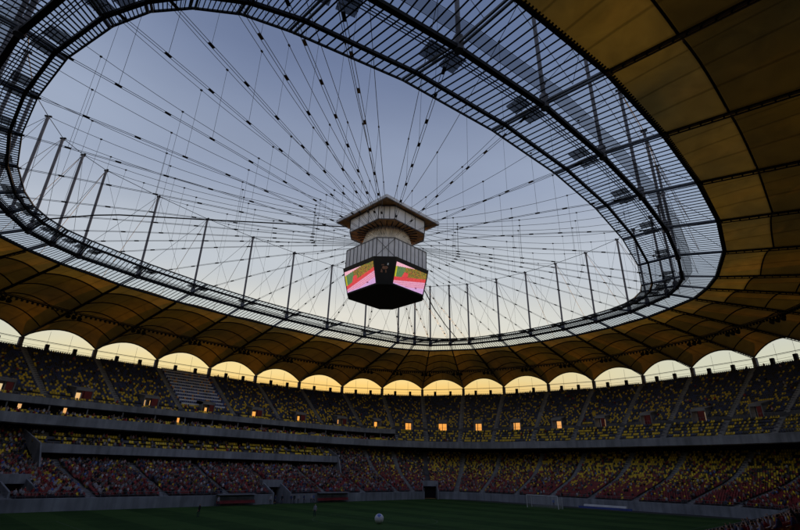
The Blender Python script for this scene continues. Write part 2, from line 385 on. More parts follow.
# ------------------------------------------------------------------ upper stand
ups = thing('upper_stand', 'steep upper stand of navy and yellow seats under the arched roof edge', 'stand')
def aside(k): k %= NS; return (5*SUB <= k < 15*SUB) or (25*SUB <= k < 35*SUB)   # long sides with boxes
FR = [.415+.0215*j for j in range(7)]; FZ = [15.5+.8*j for j in range(7)]
UR = [.575+.0159*j for j in range(25)]; UZ = [21.2+.547*j for j in range(25)]
SR = [.505, .53, .555]; SZ = [19.6, 20.1, 20.6]
PK = (6, 10)                  # the portal's share of a bay, in sixteenths
def portal_skip(k, r): return PK[0] <= k % SUB < PK[1] and r < 5
tb = MB()
def rows(mb, R_, Z_, ok_):
    for j in range(len(R_)-1):
        c0, c1 = pos('s', R_[j]), pos('s', R_[j+1]); base = len(mb.v)
        for k in range(NS): mb.v += [(*c0[k], Z_[j]), (*c1[k], Z_[j]), (*c1[k], Z_[j+1])]
        for k in range(NS):
            if not ok_(k, j): continue
            a = base+3*k; b2 = base+3*((k+1) % NS)
            mb.f += [(a, b2, b2+1, a+1), (a+1, b2+1, b2+2, a+2)]; mb.mi += [0, 0]
rows(tb, UR, UZ, lambda k, j: not portal_skip(k, j))
rows(tb, FR, FZ, lambda k, j: not aside(k))
rows(tb, SR, SZ, lambda k, j: aside(k))
c0, c1 = pos('s', .544), pos('s', .9); base = len(tb.v)   # cross aisle and concourse floor
for k in range(NS): tb.v += [(*c0[k], 20.35), (*c1[k], 20.35)]
for k in range(NS):
    a = base+2*k; b2 = base+2*((k+1) % NS); tb.f.append((a, b2, b2+1, a+1)); tb.mi.append(0)
c0 = pos('s', .575); base = len(tb.v)                      # wall behind the cross aisle
for k in range(NS): tb.v += [(*c0[k], 20.35), (*c0[k], 21.2)]
for k in range(NS):
    if portal_skip(k, 0): continue
    a = base+2*k; b2 = base+2*((k+1) % NS); tb.f.append((a, b2, b2+1, a+1)); tb.mi.append(0)
c0, c1 = pos('s', .955), pos('s', .99); base = len(tb.v)
for k in range(NS): tb.v += [(*c0[k], UZ[-2]), (*c0[k], 34.4), (*c1[k], 34.4), (*c1[k], 31.)]
for k in range(NS):
    a = base+4*k; b2 = base+4*((k+1) % NS)
    for j in range(3): tb.f.append((a+j, b2+j, b2+j+1, a+j+1)); tb.mi.append(0)
tb.build('terrace', M['terrace'], ups)
pb = MB()
for a, b2 in ((-5*SUB, 5*SUB), (15*SUB, 25*SUB)): sweep(pb, [('s',.395,14.4),('s',.395,16.3),('s',.402,16.3),('s',.415,15.45),('s',.56,20.1),('s',.56,19.7),('s',.42,14.2)], a, b2)
for a, b2 in ((5*SUB, 15*SUB), (25*SUB, 35*SUB)): sweep(pb, [('s',.395,14.4),('s',.395,16.3),('s',.4015,16.3),('s',.403,15.3),('s',.565,15.3),('s',.565,14.6),('s',.42,14.2)], a, b2)
pb.build('parapet', M['wall_concrete'], ups)
for i in range(40):
    stair('s', UR, UZ, i, 1.5, .05).build('aisle_stair', M['stair'], ups)
    if not aside(i*SUB) : stair('s', FR, FZ, i, 1.5, .05).build('aisle_stair', M['stair'], ups)
for i in range(40):           # portals
    k0, k1 = i*SUB+PK[0], i*SUB+PK[1]; mb = MB(); r0 = pos('s', .572); r1 = pos('s', .66)
    kc = (i*SUB+8) % NS
    def pp(k, a, z): q = pos_at(k, a); return (q[0], q[1], z)
    def pos_at(k, a): k %= NS; return WS[k]+DIR[k]*(LEN[k]*a)
    for k, sg in ((k0, 1), (k1, -1)):
        tdir = (pos_at(k1, .572)-pos_at(k0, .572)); tdir /= np.linalg.norm(tdir); off = tdir*.22*sg
        a0, a1 = pos_at(k, .572), pos_at(k, .66)
        mb.hexa([(*a0,20.36),(*(a0+off),20.36),(*(a1+off),20.36),(*a1,20.36)], [(*a0,23.4),(*(a0+off),23.4),(*(a1+off),24.3),(*a1,24.3)])
    a0, a1, b0, b1 = pos_at(k0, .572), pos_at(k1, .572), pos_at(k0, .66), pos_at(k1, .66)
    mb.hexa([(*a0,22.9),(*a1,22.9),(*b1,22.9),(*b0,22.9)], [(*a0,23.5),(*a1,23.5),(*b1,24.35),(*b0,24.35)])
    po = mb.build('portal', M['concrete'], ups)
    e = MB(); f0 = .33; am = a0+(a1-a0)*f0; bm_ = b0+(b1-b0)*f0
    x0, x1 = a0+(a1-a0)*.10, a0+(a1-a0)*(.42+.1*((i*7) % 3))
    nrm = pos_at(kc, .59)-pos_at(kc, .572)
    if i not in (0, 1, 2, 3, 4, 5):
        e.hexa([(*x0,20.4),(*x1,20.4),(*(x1+nrm*.2),20.4),(*(x0+nrm*.2),20.4)], [(*x0,22.85),(*x1,22.85),(*(x1+nrm*.2),22.85),(*(x0+nrm*.2),22.85)])
        e.build('portal_door', M['red_panel'], po)
    e = MB(); y0 = a0+(a1-a0)*.5; y1 = y0+(a1-a0)*.06
    e.hexa([(*y0,20.4),(*y1,20.4),(*(y1+nrm*.2),20.4),(*(y0+nrm*.2),20.4)], [(*y0,22.85),(*y1,22.85),(*(y1+nrm*.2),22.85),(*(y0+nrm*.2),22.85)])
    e.build('portal_post', M['steel'], po)
rb = MB()
sweep(rb, [('s',.962,34.9),('s',.962,34.97),('s',.964,34.97),('s',.964,34.9)], 0, NS)
cc = pos('s', .963)
for k in range(NS):
    for h in (0, .5):
        q = cc[k]*(1-h)+cc[(k+1) % NS]*h; rb.bar((*q, 34.4), (*q, 34.95), .08, .08)
rb.build('back_railing', M['steel'], ups)
for i in range(40):           # stub piers behind the last row, two to a bay
    for fr in (5, 11):
        k = (i*SUB+fr) % NS; q = pos_at(k, .968)
        mb = MB(); mb.box((*q, 35.0), .9, .7, 2.2, math.atan2(DIR[k][1], DIR[k][0])+math.pi/2)
        mb.build('stub_pier', M['steel'], ups)
for i in range(40):           # rail in front of each portal on the short sides
    if aside(i*SUB): continue
    rb = MB(); cc = pos('s', .543)
    for k in range(i*SUB+2, i*SUB+14):
        rb.bar((*cc[k % NS], 21.2), (*cc[(k+1) % NS], 21.2), .05, .05); rb.bar((*cc[k % NS], 20.3), (*cc[k % NS], 21.2), .04, .04)
    rb.build('cross_aisle_railing', M['steel_mid'], ups)

# ------------------------------------------------------------------ box tiers on the far long side
bx = thing('box_tier', 'two stacked rows of grey fronted boxes along the far left side', 'stand tier')
A0, A1 = 5*SUB, 15*SUB
mb = MB(); sweep(mb, [('s',.49,18.7),('s',.49,20.1),('s',.497,20.1),('s',.505,19.6),('s',.56,19.6),('s',.56,18.9),('s',.51,18.6)], A0, A1); mb.build('upper_parapet', M['wall_concrete'], bx)
mb = MB(); sweep(mb, [('s',.405,15.32),('s',.405,15.45),('s',.54,15.45),('s',.54,15.32)], A0, A1); mb.build('box_floor', M['concrete'], bx)
mb = MB(); gaps = [A0, 160, 187, 196, 201, A1]
for a, b2 in zip(gaps[:-1], gaps[1:]): sweep(mb, [('s',.545,15.45),('s',.545,18.8),('s',.56,18.8),('s',.56,15.45)], a+(1 if a != A0 else 0), b2)
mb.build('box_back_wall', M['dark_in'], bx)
B0, B1 = BOXRANGE
mb = MB(); sweep(mb, [('d',17.3,9.1),('d',17.3,10.75),('d',17.55,10.75),('d',17.7,9.7),('d',18.,9.1)], B0, B1); mb.build('lower_parapet', M['wall_concrete'], bx)
mb = MB()
for j in range(4): sweep(mb, [('d',17.6+2*j,9.0+.9*j),('d',17.6+2*j,9.55+.9*j),('d',19.7+2*j,9.55+.9*j),('d',19.7+2*j,9.0+.9*j)], B0, B1)
mb.build('box_terrace', M['terrace'], bx)
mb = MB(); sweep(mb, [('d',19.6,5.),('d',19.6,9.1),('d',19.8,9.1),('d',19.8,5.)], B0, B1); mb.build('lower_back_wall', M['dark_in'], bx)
for k in (B0, B1):
    mb = MB(); p, d = WS[k], DIR[k]; t = np.array([-d[1], d[0]])*.15
    def q(a, z, s_): return (*(p+d*a+t*s_), z)
    mb.hexa([q(14.5,zl(14),-1), q(17.3,zl(16),-1), q(26,12.5,-1), q(26,13,-1)], [q(14.5,zl(14),1), q(17.3,zl(16),1), q(26,12.5,1), q(26,13,1)])
    mb.v = [q(14.5,zl(14.5)-.3,-1), q(26,zl(26)-.3,-1), q(26,zl(26)+.9,-1), q(17.3,10.75,-1), q(14.5,zl(14.5)-.3,1), q(26,zl(26)-.3,1), q(26,zl(26)+.9,1), q(17.3,10.75,1)]
    mb.build('end_wall', M['wall_concrete'], bx)
for k in range(A0, A1+1, SUB//2):
    mb = MB(); q0 = pos_at(k, .5); mb.bar((*q0, 15.45), (*q0, 18.7), .25, .25); mb.build('box_post', M['steel_mid'], bx)

# ------------------------------------------------------------------ white desk rows in the upper stand
md = thing('press_desk_block', 'block of long pale blue white desk rows set among the upper stand seats', 'press desks')
for j in range(2, 23, 2):
    a = UR[j]; mb = MB(); z = UZ[j]
    sweep(mb, [('s',a+.002,z+.02),('s',a+.002,z+.72),('s',a+.012,z+.78),('s',a+.012,z+.02)], 9*SUB+2, 10*SUB-1)
    mb.build('desk_row', M['white_desk'], md)

# ------------------------------------------------------------------ seats
def along(curve, k0, k1, step, m0, m1):
    P = np.array([curve[k % NS] for k in range(k0, k1+1)]); seg = np.linalg.norm(np.diff(P, axis=0), axis=1); cum = np.r_[0, np.cumsum(seg)]
    xs = np.arange(m0, cum[-1]-m1, step)
    return np.c_[np.interp(xs, cum, P[:, 0]), np.interp(xs, cum, P[:, 1])], k0+np.interp(xs, cum, np.arange(len(P)))
pos_l, dir_l, col_l, reg_l = [], [], [], []
YEL = np.array([.80, .56, .012]); RED = np.array([.23, .020, .026]); NAV = np.array([.022, .036, .12]); BLK = np.array([.02, .02, .026]); BLU = np.array([.04, .09, .36]); ORG = np.array([.7, .3, .03])
def place(curve, z, i, region, frac, skip=None):
    p, kk = along(curve, i*SUB, (i+1)*SUB, .52, 1.0, .8)
    if not len(p): return
    if skip is not None:
        ok_ = np.array([not skip(int(k)) for k in kk]); p, kk = p[ok_], kk[ok_]
        if not len(p): return
    d = DIR[np.round(kk).astype(int) % NS]; P = np.c_[p, np.full(len(p), z)]
    v = in_view(P, 40) & (np.linalg.norm(P-CAM, axis=1) > 4.)
    if not v.any(): return
    P, d = P[v], d[v]; n = len(P); u = rng.random(n); w = rng.random(n)[:, None]
    if region == 'low':
        py = np.clip(max(0., frac-.06)**1.2*.72, .05, .52)*(1.1 if (i >= 30 or i < 4) else .55); other = np.where(w < np.clip((frac-.35)*1.6, .08, .9), BLK, RED)  # more black towards the back rows: shadow put into the seat colours
        c = np.where((u < py)[:, None], YEL, other)
    elif region == 'front': c = np.where((u < .5)[:, None], YEL, np.where(w < .5, NAV, BLK))
    elif region == 'box': c = np.where((u < .8)[:, None], YEL, BLK)
    elif region == 'press': c = np.where((u < .16)[:, None], ORG, np.where(w < .6, BLU, NAV))
    else:
        py = .34*(1-frac)**1.3+.05; c = np.where((u < py)[:, None], YEL, np.where(w < .55, NAV, np.where(w < .75, BLU*.5, BLK)))
    c = c*rng.uniform(.65, 1.25, (n, 1))
    pos_l.append(P); dir_l.append(d); col_l.append(c); reg_l.append(np.array([(i, {'low':0,'front':1,'box':2,'press':3,'up':4}[region])]*n))
for i in range(40):
    for d0 in LROWS[1:33]:
        place(pos('d', d0+.3), zl(d0), i, 'low', d0/27, lambda k: gate_skip(k, d0) or box_skip(k, d0))
    for j in range(24):
        place(pos('s', UR[j]+.006), UZ[j], i, 'press' if (i == 9 and j >= 2 and j < 23) else 'up', j/24, lambda k: portal_skip(k, j) or (9*SUB+2 <= k < 10*SUB-1 and j % 2 == 0 and 2 <= j < 23))
    for j in range(6): place(pos('s', FR[j]+.008), FZ[j], i, 'front', j/6, lambda k: aside(k))
    for j in range(2): place(pos('s', SR[j]+.006), SZ[j], i, 'front', j/2, lambda k: not aside(k))
    if 5 <= i < 15:
        for a in (.41, .435, .46): place(pos('s', a), 15.75+(a-.41)*12, i, 'box', .5)
    if 7 <= i < 13:
        for j in range(4): place(pos('d', 18.5+2*j), 9.55+.9*j, i, 'box', .5, lambda k: not (B0 <= k < B1))
SP = np.vstack(pos_l); SD = np.vstack(dir_l); SCc = np.vstack(col_l); SG = np.vstack(reg_l)
# the 300 seats that show largest: those of the near stand at the bottom right
px, py_, dep = project(SP)
inside = (px > 0) & (px < 800) & (py_ > 0) & (py_ < 540) & (SG[:, 1] == 0) & (SG[:, 0] >= 27) & (SG[:, 0] < 40)
order = np.argsort(np.where(inside, dep, 1e9))[:300]
near_mask = np.zeros(len(SP), bool); near_mask[order] = True
occ_prob = np.zeros(len(SP))
ii = SG[:, 0]; rr = SG[:, 1]
occ_prob[(rr == 0) & (ii >= 6) & (ii < 16)] = .50
occ_prob[(rr == 0) & (ii < 6)] = .20
occ_prob[(rr == 0) & (ii >= 36)] = .10
occ_prob[(rr == 0) & (ii >= 26) & (ii < 36)] = .22
occ_prob[rr == 2] = .35
occ_prob[(rr == 1) | (rr == 4)] = .03
occ = (rng.random(len(SP)) < occ_prob) & (np.linalg.norm(SP-CAM, axis=1) > 33.)
def seat_geo(P, D, C):
    n = len(P); Tn = np.c_[-D[:, 1], D[:, 0]]; w, h, dp = .23, .46, .40
    def pt(a, b_, z): return np.c_[P[:, :2]+D*a+Tn*b_, P[:, 2]+z]
    V = np.stack([pt(0,-w,.42), pt(0,w,.42), pt(dp,w,.40), pt(dp,-w,.40), pt(dp,-w,.42), pt(dp,w,.42), pt(dp+.1,w*.9,.42+h), pt(dp+.1,-w*.9,.42+h),
                  pt(0,-w,.42), pt(0,w,.42), pt(.02,w,.28), pt(.02,-w,.28)], 1).reshape(-1, 3)
    Q = np.arange(n*12).reshape(-1, 4)
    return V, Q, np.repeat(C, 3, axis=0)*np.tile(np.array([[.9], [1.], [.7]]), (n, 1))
m_ = ~near_mask
V, Q, C = seat_geo(SP[m_], SD[m_], SCc[m_])
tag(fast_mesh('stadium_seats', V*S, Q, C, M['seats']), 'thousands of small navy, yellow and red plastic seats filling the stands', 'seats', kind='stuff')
def seat_mesh(name, material):
    mb = MB(); w = .22
    prof = [(0,.40),(.02,.44),(.2,.42),(.36,.43),(.42,.50),(.47,.70),(.50,.88),(.47,.89),(.43,.72),(.38,.53),(.33,.47),(.2,.455),(.03,.47)]
    n = len(prof); k = len(mb.v)
    xs = (-w, -w*.6, w*.6, w)
    for x in xs:
        for y, z in prof: mb.v.append((x, y, z-(.0 if abs(x) < w else -.02)))
    for a in range(3):
        for j in range(n): mb.f.append((a*n+j, a*n+(j+1) % n, (a+1)*n+(j+1) % n, (a+1)*n+j)); mb.mi.append(0)
    mb.f.append(tuple(range(n))[::-1]); mb.f.append(tuple(3*n+j for j in range(n))); mb.mi += [0, 0]
    mb.box((0,.3,.22), .06, .06, .42, 0, 1)
    me_o = mb.build(name, [material, M['steel_mid']], raw=True); me = me_o.data; bpy.data.objects.remove(me_o); return me
sm = {'red': seat_mesh('red_seat', M['seat_red']), 'yellow': seat_mesh('yellow_seat', M['seat_yellow'])}
for j in order:
    kcol = 'yellow' if SCc[j][1] > .15 else 'red'
    o = bpy.data.objects.new('stadium_seat', sm[kcol]); COL.objects.link(o)
    o.location = SP[j]*S; o.rotation_euler = (0, 0, math.atan2(SD[j][1], SD[j][0])-math.pi/2)
    tag(o, kcol+' plastic tip-up seat in the near stand at the bottom right corner', 'seat', kcol+' seats of the near stand at the bottom right')

# ------------------------------------------------------------------ people
def skin_body(name, joints, edges, radii, shirt):
    me = bpy.data.meshes.new(name); me.from_pydata(joints, edges, [])
    o = bpy.data.objects.new(name, me); COL.objects.link(o)
    sk = o.modifiers.new('skin', 'SKIN'); sk.use_smooth_shade = True
    if not me.skin_vertices: me.attributes
    for v, r in zip(me.skin_vertices[0].data, radii): v.radius = (r, r)
    me.skin_vertices[0].data[0].use_root = True
    ss = o.modifiers.new('sub', 'SUBSURF'); ss.levels = 1; ss.render_levels = 1
    dg = bpy.context.evaluated_depsgraph_get(); dg.update()
    nm = bpy.data.meshes.new_from_object(o.evaluated_get(dg)); nm.name = name
    bpy.data.objects.remove(o)
    return nm
STAND = dict(j=[(0,0,.95),(0,0,1.15),(0,-.02,1.38),(0,-.01,1.50),(0,.0,1.60),(0,.01,1.72),
    (.10,0,.90),(.12,.03,.50),(.13,-.02,.08),(.13,.14,.03),(-.10,0,.90),(-.13,.16,.52),(-.12,.05,.08),(-.12,.21,.03),
    (.19,-.02,1.40),(.26,-.02,1.12),(.26,.12,.88),(.26,.15,.78),(-.19,-.02,1.40),(-.26,-.06,1.12),(-.26,.04,.88),(-.26,.07,.78)],
    e=[(0,1),(1,2),(2,3),(3,4),(4,5),(0,6),(6,7),(7,8),(8,9),(0,10),(10,11),(11,12),(12,13),(2,14),(14,15),(15,16),(16,17),(2,18),(18,19),(19,20),(20,21)],
    r=[.13,.125,.15,.06,.095,.085,.09,.06,.045,.04,.09,.06,.045,.04,.06,.045,.036,.04,.06,.045,.036,.04])
SIT = dict(j=[(0,.30,.55),(0,.30,.75),(0,.28,.98),(0,.26,1.10),(0,.25,1.19),(0,.24,1.30),
    (.10,.22,.52),(.13,-.15,.52),(.13,-.18,.10),(.13,-.32,.05),(-.10,.22,.52),(-.13,-.15,.52),(-.13,-.18,.10),(-.13,-.32,.05),
    (.19,.28,1.0),(.25,.24,.75),(.14,-.02,.66),(.10,-.08,.64),(-.19,.28,1.0),(-.25,.24,.75),(-.14,-.02,.66),(-.10,-.08,.64)], e=STAND['e'], r=STAND['r'])
def person_mesh(name, pose, shirt, arms_up=False):
    P = SIT if pose == 'sit' else STAND; j = [tuple(p) for p in P['j']]
    if arms_up:
        for a, s_ in ((14, 1), (18, -1)):
            j[a+1] = (s_*.33, .2 if pose == 'sit' else .05, 1.15 if pose == 'sit' else 1.6); j[a+2] = (s_*.30, .12, 1.42 if pose == 'sit' else 1.86); j[a+3] = (s_*.30, .1, 1.5 if pose == 'sit' else 1.94)
    me = skin_body(name, j, P['e'], P['r'], shirt)
    for k in (shirt, 'trouser', 'skin', 'hair'): me.materials.append(M[k])
    head = Vector(j[5]); neck = j[3][2]+.03; hip = j[0][2]-.02
    hands = [Vector(j[17]), Vector(j[21])]; w = [Vector(j[16]), Vector(j[20])]
    for p in me.polygons:
        c = p.center; mi = 0
        if c.z > neck and abs(c.x) < .16:
            mi = 2
            fwd = -1 if pose == 'sit' else 1
            if c.z > head.z+.03 or (c.y-head.y)*fwd < -.02 and c.z > head.z-.08: mi = 3
        elif min((c-h).length for h in hands+w) < .12: mi = 2
        elif c.z < hip or (pose == 'sit' and c.y < .12 and c.z < .63): mi = 1
        p.material_index = mi; p.use_smooth = True
    return me
SH = ['white', 'red', 'navy', 'grey', 'yellow', 'blue', 'black']
sit_me = {(k, a): person_mesh('spectator_'+k, 'sit', 'shirt_'+k, a) for k in SH for a in (False, True)}
cand = occ & ~((px < -5) | (px > 805) | (py_ > 560))
own = np.argsort(np.where(cand & (rr == 0), dep, 1e9))[:280]
own_mask = np.zeros(len(SP), bool); own_mask[own] = True
words = dict(white='white', red='red', navy='navy', grey='grey', yellow='yellow', blue='blue', black='black')
for j in own:
    k = random.choices(SH, [30, 22, 12, 10, 8, 8, 10])[0]; a = random.random() < .08
    o = bpy.data.objects.new('person', sit_me[(k, a)]); COL.objects.link(o)
    o.location = SP[j]*S; sc_ = random.uniform(.92, 1.06); o.scale = (sc_,)*3
    o.rotation_euler = (0, 0, math.atan2(SD[j][1], SD[j][0])-math.pi/2+random.uniform(-.25, .25))
    nearside = 20 <= ii[j] < 36
    where = 'the near right stand' if nearside else ('the far left lower stand' if 6 <= ii[j] < 16 else 'the stand behind the far goal')
    tag(o, 'person in a %s shirt seated%s in %s' % (k, ' with raised arms' if a else '', where), 'person', 'spectators in %s shirts in %s' % (k, where))
# the rest of the crowd reads as one mass of dots
cm = occ & ~own_mask; P = SP[cm]; D = SD[cm]; n = len(P)
cols = np.array([(.40,.39,.46),(.30,.035,.045),(.04,.05,.12),(.28,.27,.3),(.5,.36,.04),(.1,.16,.4),(.02,.02,.02),(.42,.26,.3)])
shirt = cols[rng.choice(8, n, p=[.22,.2,.15,.13,.05,.05,.12,.08])]*rng.choice([.35, .5, .7, 1.25], (n, 1)); skin = np.array([.40,.24,.17])*rng.uniform(.7, 1.1, (n, 1)); hair = np.tile([.03,.022,.018], (n, 1)); tro = np.tile([.04,.045,.07], (n, 1))
Tn = np.c_[-D[:, 1], D[:, 0]]
dz = rng.uniform(-.08, .12, n); dx = rng.uniform(-.05, .05, n)
def prism(levels, col):      # stack of rectangles -> quads; a level is (forward offset, half depth, half width, height)
    L = []
    for (a, hd, hw, z) in levels:
        for s1, s2 in ((-1,-1),(-1,1),(1,1),(1,-1)):
            L.append(np.c_[P[:, :2]+D*(a+s1*hd)+Tn*(dx+s2*hw)[:, None], P[:, 2]+z+dz])
    m = len(levels); V = np.stack(L, 1).reshape(-1, 3); f = []
    for l in range(m-1):
        for k in range(4): f.append((l*4+k, l*4+(k+1) % 4, l*4+4+(k+1) % 4, l*4+4+k))
    f.append(((m-1)*4, (m-1)*4+1, (m-1)*4+2, (m-1)*4+3)); f = np.array(f)
    Q = (np.arange(n)[:, None, None]*(m*4)+f[None]).reshape(-1, 4)
    return V, Q, np.repeat(col, len(f), axis=0)
parts = [prism([(.28,.10,.15,.45),(.28,.13,.19,.75),(.27,.12,.24,.98),(.26,.05,.08,1.1)], shirt), prism([(.26,.05,.05,1.08),(.25,.10,.09,1.17),(.25,.10,.09,1.27)], skin), prism([(.26,.105,.095,1.26),(.27,.09,.08,1.34)], hair), prism([(-.05,.25,.17,.40),(-.05,.25,.17,.56)], tro)]
V = []; Q = []; C = []; k = 0
for v, q_, c in parts: V.append(v); Q.append(q_+k); C.append(c); k += len(v)
tag(fast_mesh('crowd', np.vstack(V)*S, np.vstack(Q), np.vstack(C), M['crowd']), 'crowd of spectators dotted across the far stands', 'crowd', kind='stuff')

# people on the pitch and by the wall (positions in metres)
st_me = {k: person_mesh('standing_'+k, 'stand', 'shirt_'+k) for k in SH}
def unproj(x, y, z=0.):     # ground point seen at a pixel of the 800 x 530 photograph, metres
    d = CR@np.array([(x-400)/F, -(y-265)/F, -1.]); t = (z-CAM[2]*S)/d[2]; return (CAM*S+d*t)
for (x, y, k, rz, lab) in [(314.5,516.5,'white',2.2,'person in white top and dark trousers standing alone out on the pitch'),
    (198,517,'black',.6,'person in dark clothes walking on the grass near the far left touchline'),
    (41,511,'white',-1.,'person in white top standing by the pale wall at far left'),
    (554,507.5,'blue',2.5,'person in blue standing inside the far goal')]:
    o = bpy.data.objects.new('person', st_me[k]); COL.objects.link(o); p = unproj(x, y); o.location = (p[0], p[1], 0); o.rotation_euler = (0, 0, rz); tag(o, lab, 'person')
wk = pos('d', -1.1)
grp = [(9.35,'white'),(9.22,'navy'),(9.12,'black'),(8.92,'navy'),(8.82,'black'),(8.70,'grey'),(8.60,'navy'),(8.48,'white'),(8.40,'blue'),(10.28,'white')]
for t_, k in grp:
    o = bpy.data.objects.new('person', st_me[k]); COL.objects.link(o); q0 = wk[int(t_*SUB) % NS]*S+np.array([random.uniform(-.4,.4), random.uniform(-.5,.1)])
    o.location = (q0[0], q0[1], 0); o.rotation_euler = (0, 0, random.uniform(2.2, 4.)); tag(o, 'person in %s top standing by the far wall between the dugouts' % k, 'person', 'people in %s tops by the far wall' % k)

# ------------------------------------------------------------------ pitch furniture
def goal(loc, rz):
    t = thing('goal', 'white football goal with pale net at the far right end', 'goal', loc); t.rotation_euler = (0, 0, rz); t['_o'] = (0,0,0)
    for s_ in (-1, 1):
        mb = MB(); mb.tube([(0, s_*3.66, 0), (0, s_*3.66, 2.5)], .07, 8); mb.build('post', M['white'], t, raw=True)
    mb = MB(); mb.tube([(0, -3.66, 2.44), (0, 3.66, 2.44)], .07, 8); mb.build('crossbar', M['white'], t, raw=True)
    for s_ in (-1, 1):
        mb = MB(); mb.tube([(1.9, s_*3.66, 0), (1.9, s_*3.66, 2.3)], .04, 6); mb.build('net_pole', M['white'], t, raw=True)
    mb = MB(); mb.add([(0,-3.6,2.4),(0,3.6,2.4),(1.9,3.6,2.2),(1.9,-3.6,2.2),(1.9,3.6,0),(1.9,-3.6,0),(0,3.6,0),(0,-3.6,0)], [(0,1,2,3),(3,2,4,5),(1,6,4,2),(0,3,5,7)])
    mb.build('net', M['net'], t, raw=True)
gp = (unproj(528.5, 507)+unproj(557.5, 509.3))/2
goal((gp[0], gp[1], 0), R(0))
# giant ball
bme = bpy.data.meshes.new('ball'); import bmesh
bm = bmesh.new(); bmesh.ops.create_icosphere(bm, subdivisions=4, radius=.62)
for f in bm.faces:
    c = f.calc_center_median().normalized(); f.smooth = True
    f.material_index = 1 if c.dot(Vector((-.45,-.45,.75)).normalized()) > .90 else 0
bm.to_mesh(bme); bm.free(); bme.materials.append(M['ball']); bme.materials.append(noisy('ball_blue', (.22, .30, .75), .35, .8, .1))
o = bpy.data.objects.new('ball', bme); COL.objects.link(o); p = unproj(379, 523.6); o.location = (p[0], p[1], .62); tag(o, 'oversized white ball with a blue patch standing on the grass', 'ball')
BALL = o
# dugouts
def dugout(t0, t1, label):
    k0, k1 = int(t0*SUB), int(t1*SUB); ccv = pos('d', -.9); th_ = thing('dugout', label, 'dugout', (*(ccv[k0]*S), 0))
    mb = MB(); sweep(mb, [('d',-1.3,.45),('d',-1.3,.52),('d',-.85,.52),('d',-.75,1.0),('d',-.7,1.0),('d',-.8,.45)], k0, k1); mb.build('bench', M['bench_red'], th_)
    mb = MB(); sweep(mb, [('d',-1.7,2.0),('d',-1.7,2.06),('d',-.3,2.2),('d',-.1,1.6),('d',-.16,1.6),('d',-.34,2.1)], k0, k1); mb.build('canopy', M['steel_mid'], th_)
    for k in (k0, (k0+k1)//2, k1):
        mb = MB(); q0 = ccv[k]; mb.bar((*(q0+DIR[k]*.6), 0), (*(q0+DIR[k]*.6), 2.1), .08, .08); mb.bar((*(q0-DIR[k]*.1), 0), (*(q0-DIR[k]*.1), .5), .06, .06); mb.build('support', M['steel_mid'], th_)
dugout(9.6, 10.25, 'long red bench dugout by the far wall, the one nearer the left edge')
dugout(7.55, 8.25, 'red bench dugout by the far wall, between the people and the corner')
# advertising board lying by the right wall
ab = thing('advertising_board', 'long low white and blue board in front of the far right wall', 'board')
k0, k1 = int(38.05*SUB), int(39.0*SUB)
mb = MB(); sweep(mb, [('d',-2.2,.05),('d',-2.1,.75),('d',-1.7,.85),('d',-1.6,.05)], k0, k1); mb.build('board_top', M['white'], ab)
mb = MB(); sweep(mb, [('d',-2.32,.0),('d',-2.28,.42),('d',-2.24,.42),('d',-2.24,.0)], k0-2, k1+2); mb.build('board_face', M['blue_board'], ab)

# ------------------------------------------------------------------ roof
roof = thing('stadium_roof', 'tan ribbed membrane roof with a glazed inner ring of dark bars and masts', 'roof')
def v3(a, z): return np.array([a[0], a[1], z])
def arch(i, x, r):           # point of bay i's membrane at share x across and share r from glazing to columns
    a0, b0 = v3(G2[i % 40], ZG), v3(O2[i % 40], ZO); a1, b1 = v3(G2[(i+1) % 40], ZG), v3(O2[(i+1) % 40], ZO)
    p = a0+(b0-a0)*r; q = a1+(b1-a1)*r; c = p+(q-p)*x
    w = np.linalg.norm(q-p); rise = min(3.5, .235*w)*(.14+.86*min(1., r/.75)**.72)
    c[2] += 4*rise*x*(1-x); return c
NX, NR = 14, 14
for i in range(40):
    mb = MB(); mb.uv = []
    for r in range(NR+1):
        for x in range(NX+1): mb.v.append(tuple(arch(i, x/NX, r/NR))); mb.uv.append((x/NX, r/NR))
    for r in range(NR):
        for x in range(NX):
            a = r*(NX+1)+x; mb.f.append((a, a+1, a+NX+2, a+NX+1)); mb.mi.append(0)
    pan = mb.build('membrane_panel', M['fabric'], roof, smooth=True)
    for r in (.15, .35, .57, .79, 1.0):
        mb = MB(); pts = [arch(i, x/NX, r)-np.array([0, 0, .12]) for x in range(NX+1)]
        mb.tube(pts, .13 if r < 1 else .17, 6); mb.build('arch_rib', M['steel'], pan)
    mb = MB()                # radial valley beam with its lower cable and ties
    a, b_ = v3(G2[i], ZG-.15), v3(O2[i], ZO-.15); n = 40; dn = np.array([0, 0, -.42])
    mb.bar(a, b_, .34, .24); mb.bar(a+dn, b_+dn, .13, .13)
    for k in range(n):
        p = a+(b_-a)*(k+.5)/n; mb.bar(p, p+dn*1.1, .16, .1)
    mb.build('radial_truss', M['steel'], roof)
    mb = MB(); p = v3(O2[i], 0); mb.bar((p[0], p[1], 0), (p[0], p[1], ZO-.3), .95, .95, up=(DIR[i*SUB][0], DIR[i*SUB][1], 0)); mb.build('column', M['concrete'], roof)
def ringbar(pts, w, h, seg=1):
    mb = MB()
    for i in range(40): mb.bar(pts[i], pts[(i+1) % 40], w, h)
    return mb
mb = MB()                    # rim of the columns
for i in range(40): mb.bar(v3(O2[i], ZO-.45), v3(O2[(i+1) % 40], ZO-.45), .12, .12)
